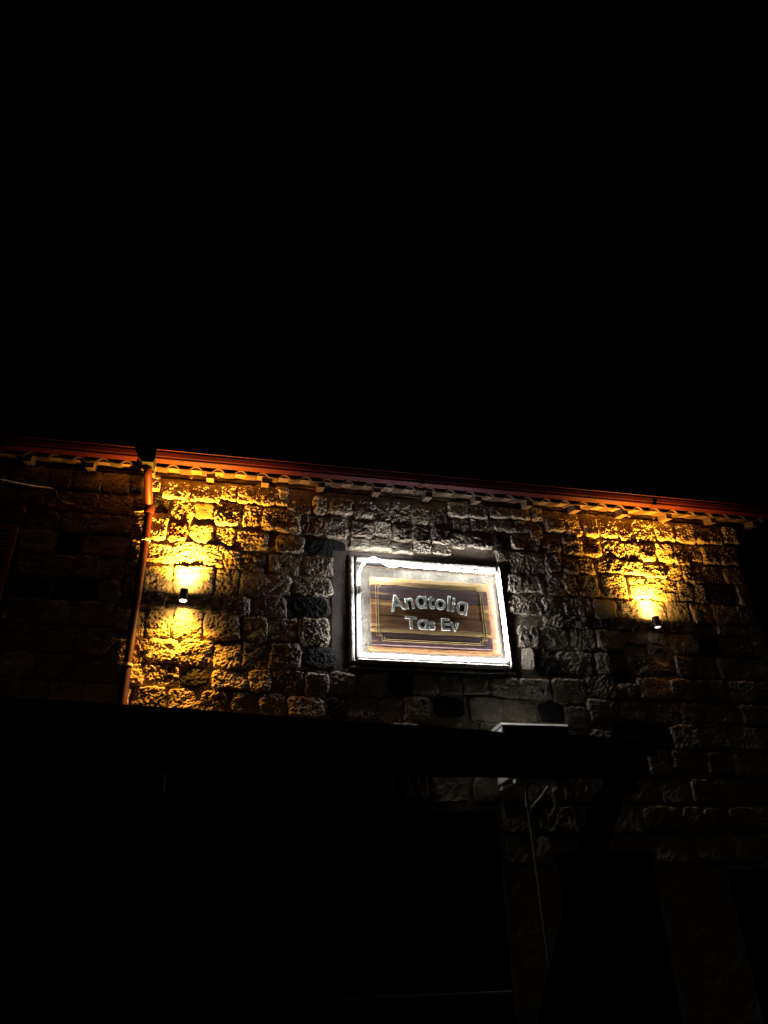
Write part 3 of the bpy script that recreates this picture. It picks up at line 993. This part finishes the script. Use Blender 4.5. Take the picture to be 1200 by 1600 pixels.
for k in range(5):
    a = 3.382 + k * 0.1715
    MB().box(a, a + 0.168, 0.10, 0.14, 0.01, 2.338, 0.004).build('plank', M['dark_wood'], dr)
MB().tube([(4.17, 0.09, 1.05), (4.17, 0.05, 1.05), (4.08, 0.045, 1.05)], 0.009, 8).build('handle', M['black'], dr)
w2 = MB().box(5.10, 5.16, 0.10, 0.16, 0.95, 2.25).box(5.80, 5.86, 0.10, 0.16, 0.95, 2.25).box(5.16, 5.80, 0.10, 0.16, 0.95, 1.01).box(5.16, 5.80, 0.10, 0.16, 2.19, 2.25).box(5.45, 5.51, 0.105, 0.155, 1.012, 2.188).build('window', M['dark_wood'], house)
MB().box(5.158, 5.802, 0.125, 0.135, 1.008, 2.192).build('pane', M['glass'], w2)

# ------------------------------------------------------------------ wall lamps
def wall_lamp(x, z, label, e_up, e_dn, lens_dn):
    lamp = empty('wall_lamp', (x, 0.0, z), label, 'wall lamp', 'up and down wall lamps')
    y = -0.142
    MB().lathe(x, y, [(0.0, z - 0.03), (0.036, z - 0.03), (0.036, z - 0.062), (0.041, z - 0.064), (0.043, z - 0.060), (0.043, z + 0.060),
                      (0.041, z + 0.064), (0.036, z + 0.062), (0.036, z + 0.03), (0.0, z + 0.03)], 28).build('body', M['black'], lamp, smooth=False)
    MB().box(x - 0.028, x + 0.028, -0.102, 0.0, z - 0.03, z + 0.03, 0.004).box(x - 0.035, x + 0.035, -0.012, 0.012, z - 0.05, z + 0.05, 0.003).build('bracket', M['black'], lamp)
    for nm, sg, e, mt in (('upper_lens', 1, e_up, M['bulb']), ('lower_lens', -1, e_dn, lens_dn)):
        zl = z + sg * 0.055
        dome = [(0.0345, zl), (0.030, zl + sg * 0.007), (0.018, zl + sg * 0.013), (0.0, zl + sg * 0.016)]
        MB().lathe(x, y, dome, 20).build(nm, mt, lamp, smooth=True)
        for kind, en, sz in e:
            if kind == 'A':
                ld = bpy.data.lights.new('lamp_light', 'AREA')
                ld.shape = 'DISK'; ld.size = 0.045; ld.spread = math.radians(sz)
            else:
                ld = bpy.data.lights.new('lamp_light', 'SPOT')
                ld.spot_size = math.radians(sz); ld.spot_blend = 1.0; ld.shadow_soft_size = 0.02
            ld.energy = en
            ld.color = (1.0, 0.50, 0.10) if kind == 'A' else (1.0, 0.39, 0.024)
            lo = bpy.data.objects.new('lamp_light', ld)
            C.objects.link(lo)
            lo.parent = lamp
            lo.location = (0, y, sg * 0.074)
            lo.rotation_euler = (math.pi if sg > 0 else 0, 0, 0)
    return lamp
wall_lamp(-0.445, 4.845, 'black wall lamp beside the downpipe, glowing amber both up and down', [('A', 5.0, 180), ('S', 560.0, 122), ('S', 1300.0, 88)], [('A', 4.0, 172), ('S', 260.0, 120)], M['bulb'])
wall_lamp(4.895, 4.845, 'black wall lamp near the house corner, bright upwards and dim below', [('A', 6.0, 180), ('S', 480.0, 114), ('S', 950.0, 84)], [('S', 1.2, 60)], M['bulb_weak'])

# ------------------------------------------------------------------ illuminated sign
sign = empty('illuminated_sign', (2.2, 0.0, 4.29), 'wooden name sign with silver letters framed by a white light strip', 'sign')
MB().box(IX0 + 0.012, IX1 - 0.012, 0.055, 0.075, IZ0 + 0.012, IZ1 - 0.012).build('backing_panel', M['panel'], sign)
tr = MB()
for (a, b, c, d) in ((IX0 + 0.006, IX0 + 0.020, IZ0, IZ1), (IX1 - 0.020, IX1 - 0.006, IZ0, IZ1), (IX0 + 0.022, IX1 - 0.022, IZ1 - 0.018, IZ1 - 0.004), (IX0 + 0.022, IX1 - 0.022, IZ0 + 0.004, IZ0 + 0.018)):
    tr.box(a, b, -0.058, -0.010, c, d)
tr.build('channel', M['grey_plastic'], sign)
BX0, BX1, BZ0, BZ1 = 1.525, 2.883, 4.450, 5.250
BY = -0.036
wd = {
 'a': wood('plank_pale', (0.45, 0.29, 0.12), (0.65, 0.48, 0.24), scale=2.2),
 'b': wood('plank_plum', (0.048, 0.026, 0.030), (0.105, 0.060, 0.060), (0.40, 0.25, 0.10), -0.03, scale=2.0),
 'c': wood('plank_brown', (0.15, 0.066, 0.028), (0.29, 0.145, 0.064), (0.50, 0.34, 0.14), 0.00, scale=2.4),
 'd': wood('plank_umber', (0.105, 0.047, 0.024), (0.22, 0.108, 0.052), (0.48, 0.33, 0.14), 0.02, scale=2.1),
 'e': wood('plank_sap', (0.36, 0.22, 0.085), (0.55, 0.39, 0.18), scale=3.0),
}
edges = [4.450, 4.592, 4.640, 4.790, 4.985, 5.150, 5.250]
kinds = ['b', 'e', 'd', 'c', 'b', 'a']
for (z0, z1, kd) in zip(edges[:-1], edges[1:], kinds):
    # wavy natural edges between planks
    n = 26
    x = np.linspace(BX0, BX1, n)
    lo = z0 + 0.002 + (0 if z0 == BZ0 else 1) * 0.010 * fbm(x * 3.1 + z0 * 40, x * 0 + z0 * 13, 2)
    hi = z1 - 0.002 + (0 if z1 == BZ1 else 1) * 0.010 * fbm(x * 3.1 + z1 * 40, x * 0 + z1 * 13, 2)
    v, f = [], []
    yo = BY + random.uniform(-0.0015, 0.0015)
    for i in range(n):
        c = 0.004
        v += [(x[i], -0.008, lo[i]), (x[i], yo + c, lo[i]), (x[i], yo, lo[i] + c), (x[i], yo, hi[i] - c), (x[i], yo + c, hi[i]), (x[i], -0.008, hi[i])]
    for i in range(n - 1):
        for k in range(6):
            a, b = i * 6 + k, i * 6 + (k + 1) % 6
            f.append((a, b, b + 6, a + 6))
    f += [tuple(range(5, -1, -1)), tuple((n - 1) * 6 + k for k in range(6))]
    o = new_obj('plank', v, f, wd[kd], sign)
    bm = bmesh.new(); bm.from_mesh(o.data); bmesh.ops.recalc_face_normals(bm, faces=bm.faces); bm.to_mesh(o.data); bm.free()
for xs_ in (1.75, 2.2, 2.65):
    for z_ in (4.55, 5.15):
        MB().box(xs_ - 0.015, xs_ + 0.015, -0.0085, 0.0545, z_ - 0.015, z_ + 0.015).build('standoff', M['grey_plastic'], sign)
MB().box(2.888, 2.985, 0.004, 0.050, 4.42, 5.29, 0.004).build('back_batten', wd['c'], sign)
MB().box(1.50, 2.885, 0.004, 0.050, 4.405, 4.448, 0.004).build('back_batten', wd['c'], sign)
# gold double border with stepped corners
bl = MB()
def strip(x0, x1, z0, z1): bl.box(x0, x1, BY - 0.0045, BY + 0.003, z0, z1)
w_ = 0.0045
for off in (0.058, 0.082):
    a0, a1, c0, c1 = BX0 + off, BX1 - off, BZ0 + off * 0.8, BZ1 - off * 0.8
    k = 0.06
    strip(a0 + k, a1 - k, c0, c0 + w_); strip(a0 + k, a1 - k, c1 - w_, c1)
    strip(a0, a0 + w_, c0 + k, c1 - k); strip(a1 - w_, a1, c0 + k, c1 - k)
    for sx, xa in ((1, a0), (-1, a1)):
        for sz, za in ((1, c0), (-1, c1)):
            def sb(u0, u1, v0, v1):
                X = sorted((xa + sx * u0, xa + sx * u1)); Z = sorted((za + sz * v0, za + sz * v1))
                strip(X[0], X[1], Z[0], Z[1])
            sb(0, k, k - w_ - 0.0002, k - 0.0002) if off < 0.07 else sb(0, k * 0.5, k - w_ - 0.0002, k - 0.0002)
            sb(k - w_ - 0.0002, k - 0.0002, 0, k - w_ - 0.0006) if off < 0.07 else sb(k - w_ - 0.0002, k - 0.0002, 0, k * 0.5)
bl.build('gold_border', M['gold'], sign)

# letters
def char_mesh(ch, size, off, ext, bev):
    cu = bpy.data.curves.new('letter', 'FONT')
    cu.body = ch; cu.size = size; cu.offset = off; cu.extrude = ext; cu.bevel_depth = bev; cu.bevel_resolution = 2
    cu.resolution_u = 6
    o = bpy.data.objects.new('letter', cu)
    C.objects.link(o)
    bpy.context.view_layer.update()
    me = bpy.data.meshes.new_from_object(o.evaluated_get(bpy.context.evaluated_depsgraph_get()))
    bpy.data.objects.remove(o)
    return me
def ink(me):
    v = np.empty(len(me.vertices) * 3); me.vertices.foreach_get('co', v); v = v.reshape(-1, 3)
    return v
def word(txt, x0, x1, zb, size, arch, off):
    sizes = []
    hh = ink(char_mesh('HH', size, 0, 0.001, 0)); base = np.ptp(hh[:, 0])
    for ch in txt:
        if ch == ' ':
            sizes.append(size * 0.30); continue
        m = ink(char_mesh('H' + ch + 'H', size, 0, 0.001, 0))
        sizes.append(np.ptp(m[:, 0]) - base)
    tot = sum(sizes)
    sc = (x1 - x0) / tot
    x = x0
    for ch, adv in zip(txt, sizes):
        w = adv * sc
        if ch != ' ':
            me = char_mesh(ch, size, off, 0.005, 0.005)
            v = ink(me)
            u = (x + w / 2 - (x0 + x1) / 2) / ((x1 - x0) / 2)
            zc = zb + arch * (1 - u * u)
            rot = -math.atan(2 * arch * u / ((x1 - x0) / 2))
            cxx = (v[:, 0].min() + v[:, 0].max()) / 2
            lx = (v[:, 0] - cxx) * sc; lz = v[:, 1]
            X = x + w / 2 + lx * math.cos(rot) - lz * math.sin(rot)
            Z = zc + lx * math.sin(rot) + lz * math.cos(rot)
            Y = BY - 0.011 - v[:, 2]
            co = np.stack([X, Y, Z], 1) - np.array(ORIGIN[sign.name])
            me.vertices.foreach_set('co', co.ravel())
            me.materials.clear(); me.materials.append(M['silver'])
            me.flip_normals()
            me.update()
            o = bpy.data.objects.new('letter', me)
            C.objects.link(o)
            o.parent = sign
        x += w
word('An\u0251toli\u0251', 1.757, 2.618, 4.838, 0.255, 0.062, 0.0005)
word('T\u0251s Ev', 1.903, 2.503, 4.650, 0.195, 0.0, 0.0005)

# white light strip: one bent neon tube, slack in the upper left corner
LX0, LX1, LZ0, LZ1 = 1.392, 3.020, 4.322, 5.385
LY = -0.074
def bez(pts, n=10):
    """Catmull-Rom through points"""
    out = []
    P = [Vector(p) for p in pts]
    P = [P[0] * 2 - P[1]] + P + [P[-1] * 2 - P[-2]]
    for i in range(1, len(P) - 2):
        for k in range(n):
            t = k / n
            out.append(0.5 * ((2 * P[i]) + (-P[i - 1] + P[i + 1]) * t + (2 * P[i - 1] - 5 * P[i] + 4 * P[i + 1] - P[i + 2]) * t * t + (-P[i - 1] + 3 * P[i] - 3 * P[i + 1] + P[i + 2]) * t ** 3))
    out.append(P[-2])
    return out
loop = [(LX0, LY, 5.00), (LX0 - 0.002, LY, 4.8), (LX0, LY, LZ0 + 0.03), (LX0 + 0.012, LY, LZ0 + 0.004), (LX0 + 0.05, LY, LZ0)]
loop += [(x, LY, LZ0 + 0.003 * math.sin(x * 5)) for x in np.linspace(1.6, 2.9, 6)]
loop += [(LX1 - 0.03, LY, LZ0), (LX1 - 0.004, LY, LZ0 + 0.010), (LX1, LY, LZ0 + 0.04)]
loop += [(LX1 + 0.003 * math.sin(z * 7), LY, z) for z in np.linspace(4.5, 5.2, 4)]
loop += [(LX1, LY, LZ1 - 0.03), (LX1 - 0.010, LY, LZ1 - 0.004), (LX1 - 0.04, LY, LZ1)]
loop += [(x, LY, LZ1 + 0.003 * math.sin(x * 4)) for x in np.linspace(2.8, 2.0, 5)]
loop += [(1.86, LY - 0.04, 5.375), (1.77, LY - 0.10, 5.325), (1.69, LY - 0.13, 5.318), (1.60, LY - 0.13, 5.370), (1.52, LY - 0.12, 5.395), (1.44, LY - 0.07, 5.355), (1.397, LY, 5.27), (LX0, LY, 5.15), (LX0, LY, 5.115)]
MB().tube(bez(loop, 6), 0.0105, 10).build('light_strip', M['led'], sign, smooth=True)
MB().box(LX0 - 0.008, LX0 + 0.035, LY - 0.012, LY + 0.03, 5.03, 5.085, 0.004).tube([(LX0, LY, 5.085), (LX0, LY, 5.116)], 0.011, 8).tube([(LX0, LY, 5.03), (LX0, LY, 4.999)], 0.011, 8).build('connector', M['hose'], sign)

# ------------------------------------------------------------------ air conditioner on brackets
ac = empty('air_conditioner', (3.08, -0.26, 2.96), 'white outdoor air conditioner unit on the wall below the sign', 'air conditioner')
AX0, AX1, AY0, AY1, AZ0, AZ1 = 2.735, 3.435, -0.405, -0.125, 3.015, 3.560
MB().box(AX0, AX1, AY0 + 0.006, AY1, AZ0, AZ1 - 0.036, 0.008).prism([(AY0 - 0.006, AZ1 - 0.034), (AY0 - 0.006, AZ1 - 0.026), (AY0 + 0.022, AZ1), (AY1 + 0.004, AZ1), (AY1 + 0.004, AZ1 - 0.034)], 'x', AX0 - 0.006, AX1 + 0.006).build('casing', M['white_metal'], ac)
MB().box(AX0 + 0.028, AX1 - 0.012, AY0 - 0.002, AY0 + 0.0055, AZ0 + 0.01, AZ1 - 0.040).build('front_panel', M['grey_plastic'], ac)
gr = MB()
for r_ in (0.06, 0.10, 0.14, 0.18, 0.215):
    gr.tube([(2.985 + r_ * math.cos(a), AY0 - 0.012, 3.29 + r_ * math.sin(a)) for a in np.linspace(0, 2 * math.pi, 33)], 0.004, 6, cap=False)
for a in np.linspace(0, math.pi, 7)[:-1]:
    gr.tube([(2.985 - 0.22 * math.cos(a), AY0 - 0.012, 3.29 - 0.22 * math.sin(a)), (2.985 + 0.22 * math.cos(a), AY0 - 0.012, 3.29 + 0.22 * math.sin(a))], 0.003, 6)
gr.build('fan_grille', M['black'], ac)
vent = MB()
for k in range(7):
    z = 3.12 + 0.05 * k
    vent.box(AX0 - 0.0025, AX0 + 0.003, -0.34, -0.19, z, z + 0.018)
vent.build('side_vent', M['grey_plastic'], ac)
for xb in (2.80, 3.36):
    MB().box(xb - 0.018, xb + 0.018, -0.47, 0.0, 2.975, 3.012, 0.003).box(xb - 0.018, xb + 0.018, -0.03, 0.0, 2.72, 2.974, 0.003).build('bracket', M['white_metal'], ac)
MB().tube(bez([(3.03, -0.30, 3.02), (3.03, -0.16, 3.01), (3.025, -0.10, 2.93), (3.02, -0.10, 2.82), (3.03, -0.10, 2.76), (3.035, -0.10, 2.2), (3.04, -0.10, 1.2), (3.04, -0.08, 0.3)], 8), 0.014, 10).build('drain_hose', M['hose'], ac, smooth=True)
MB().tube(bez([(3.40, -0.22, 3.10), (3.41, -0.14, 3.08), (3.32, -0.10, 3.06), (3.20, -0.09, 2.93), (3.10, -0.10, 2.84), (3.055, -0.10, 2.78), (3.05, -0.10, 2.5)], 8), 0.017, 10).build('pipe_run', M['hose'], ac, smooth=True)

# ------------------------------------------------------------------ loose cable on the upper left
cb = MB().tube(bez([(-5.2, -0.60, 6.22), (-3.6, -0.44, 6.06), (-2.50, -0.28, 5.985), (-2.15, -0.18, 5.99), (-1.93, -0.08, 6.03), (-1.88, -0.085, 5.97), (-1.84, -0.09, 5.90), (-1.77, -0.09, 5.86), (-1.69, -0.08, 5.855)], 8), 0.0075, 8).build('service_cable', M['cable'], None, smooth=True)
tag(cb, 'thin grey cable sagging in from the left to the wall under the gutter', 'cable')
hk = MB().box(-1.925, -1.865, -0.075, 0.02, 5.985, 6.03, 0.004).tube([(-1.90, -0.07, 6.02), (-1.90, -0.10, 6.045), (-1.86, -0.10, 6.05)], 0.006, 8).build('cable_hook', M['black'], house)

# ------------------------------------------------------------------ timber pergola between the camera and the house
perg = empty('timber_pergola', (0.2, -4.0, 0.0), 'black silhouetted timber pergola beam crossing in front of the house', 'pergola')
MB().box(-4.3, 1.99, -4.06, -3.94, 2.296, 2.395, 0.006).build('beam', M['dark_wood'], perg)
MB().prism([(-4.3, 2.397), (2.035, 2.380), (2.035, 2.430), (1.70, 2.462), (1.30, 2.466), (1.17, 2.476), (0.52, 2.502), (0.1, 2.524), (-0.43, 2.548), (-0.9, 2.566), (-4.3, 2.68)], 'y', -4.085, -4.045).build('fascia_board', M['dark_wood'], perg)
log = bez([(1.86, -4.0, 2.30), (1.83, -4.0, 2.25), (1.735, -4.0, 2.11), (1.63, -4.0, 1.90), (1.53, -4.0, 1.68), (1.40, -4.0, 1.36), (1.27, -4.0, 0.9), (1.18, -4.0, 0.4), (1.15, -4.0, -0.05)], 6)
MB().tube(log, [0.058 + 0.006 * math.sin(i * 0.7) + 0.0004 * i for i in range(len(log))], 12).build('post', M['dark_wood'], perg, smooth=True)
MB().prism([(1.80, 2.294), (1.925, 2.294), (1.925, 2.235), (1.90, 2.21), (1.84, 2.20)], 'y', -4.04, -3.96).build('knee_bracket', M['dark_wood'], perg)
MB().tube([(-3.2, -4.0, 2.295), (-3.2, -4.0, 0)], 0.06, 12).build('post', M['dark_wood'], perg, smooth=True)
for k in range(6):
    x = -4.2 + k * 1.18
    MB().prism([(-3.935, 2.355), (0.0, 3.290), (0.0, 3.352), (-3.935, 2.417)], 'x', x, x + 0.07).build('rafter', M['dark_wood'], perg)
for k in range(36):
    x = -4.3 + k * 0.176
    MB().prism([(-4.04, 2.425), (0.0, 3.3755), (0.0, 3.3995), (-4.04, 2.449)], 'x', x, x + 0.1752).build('roof_board', M['dark_wood'], perg)
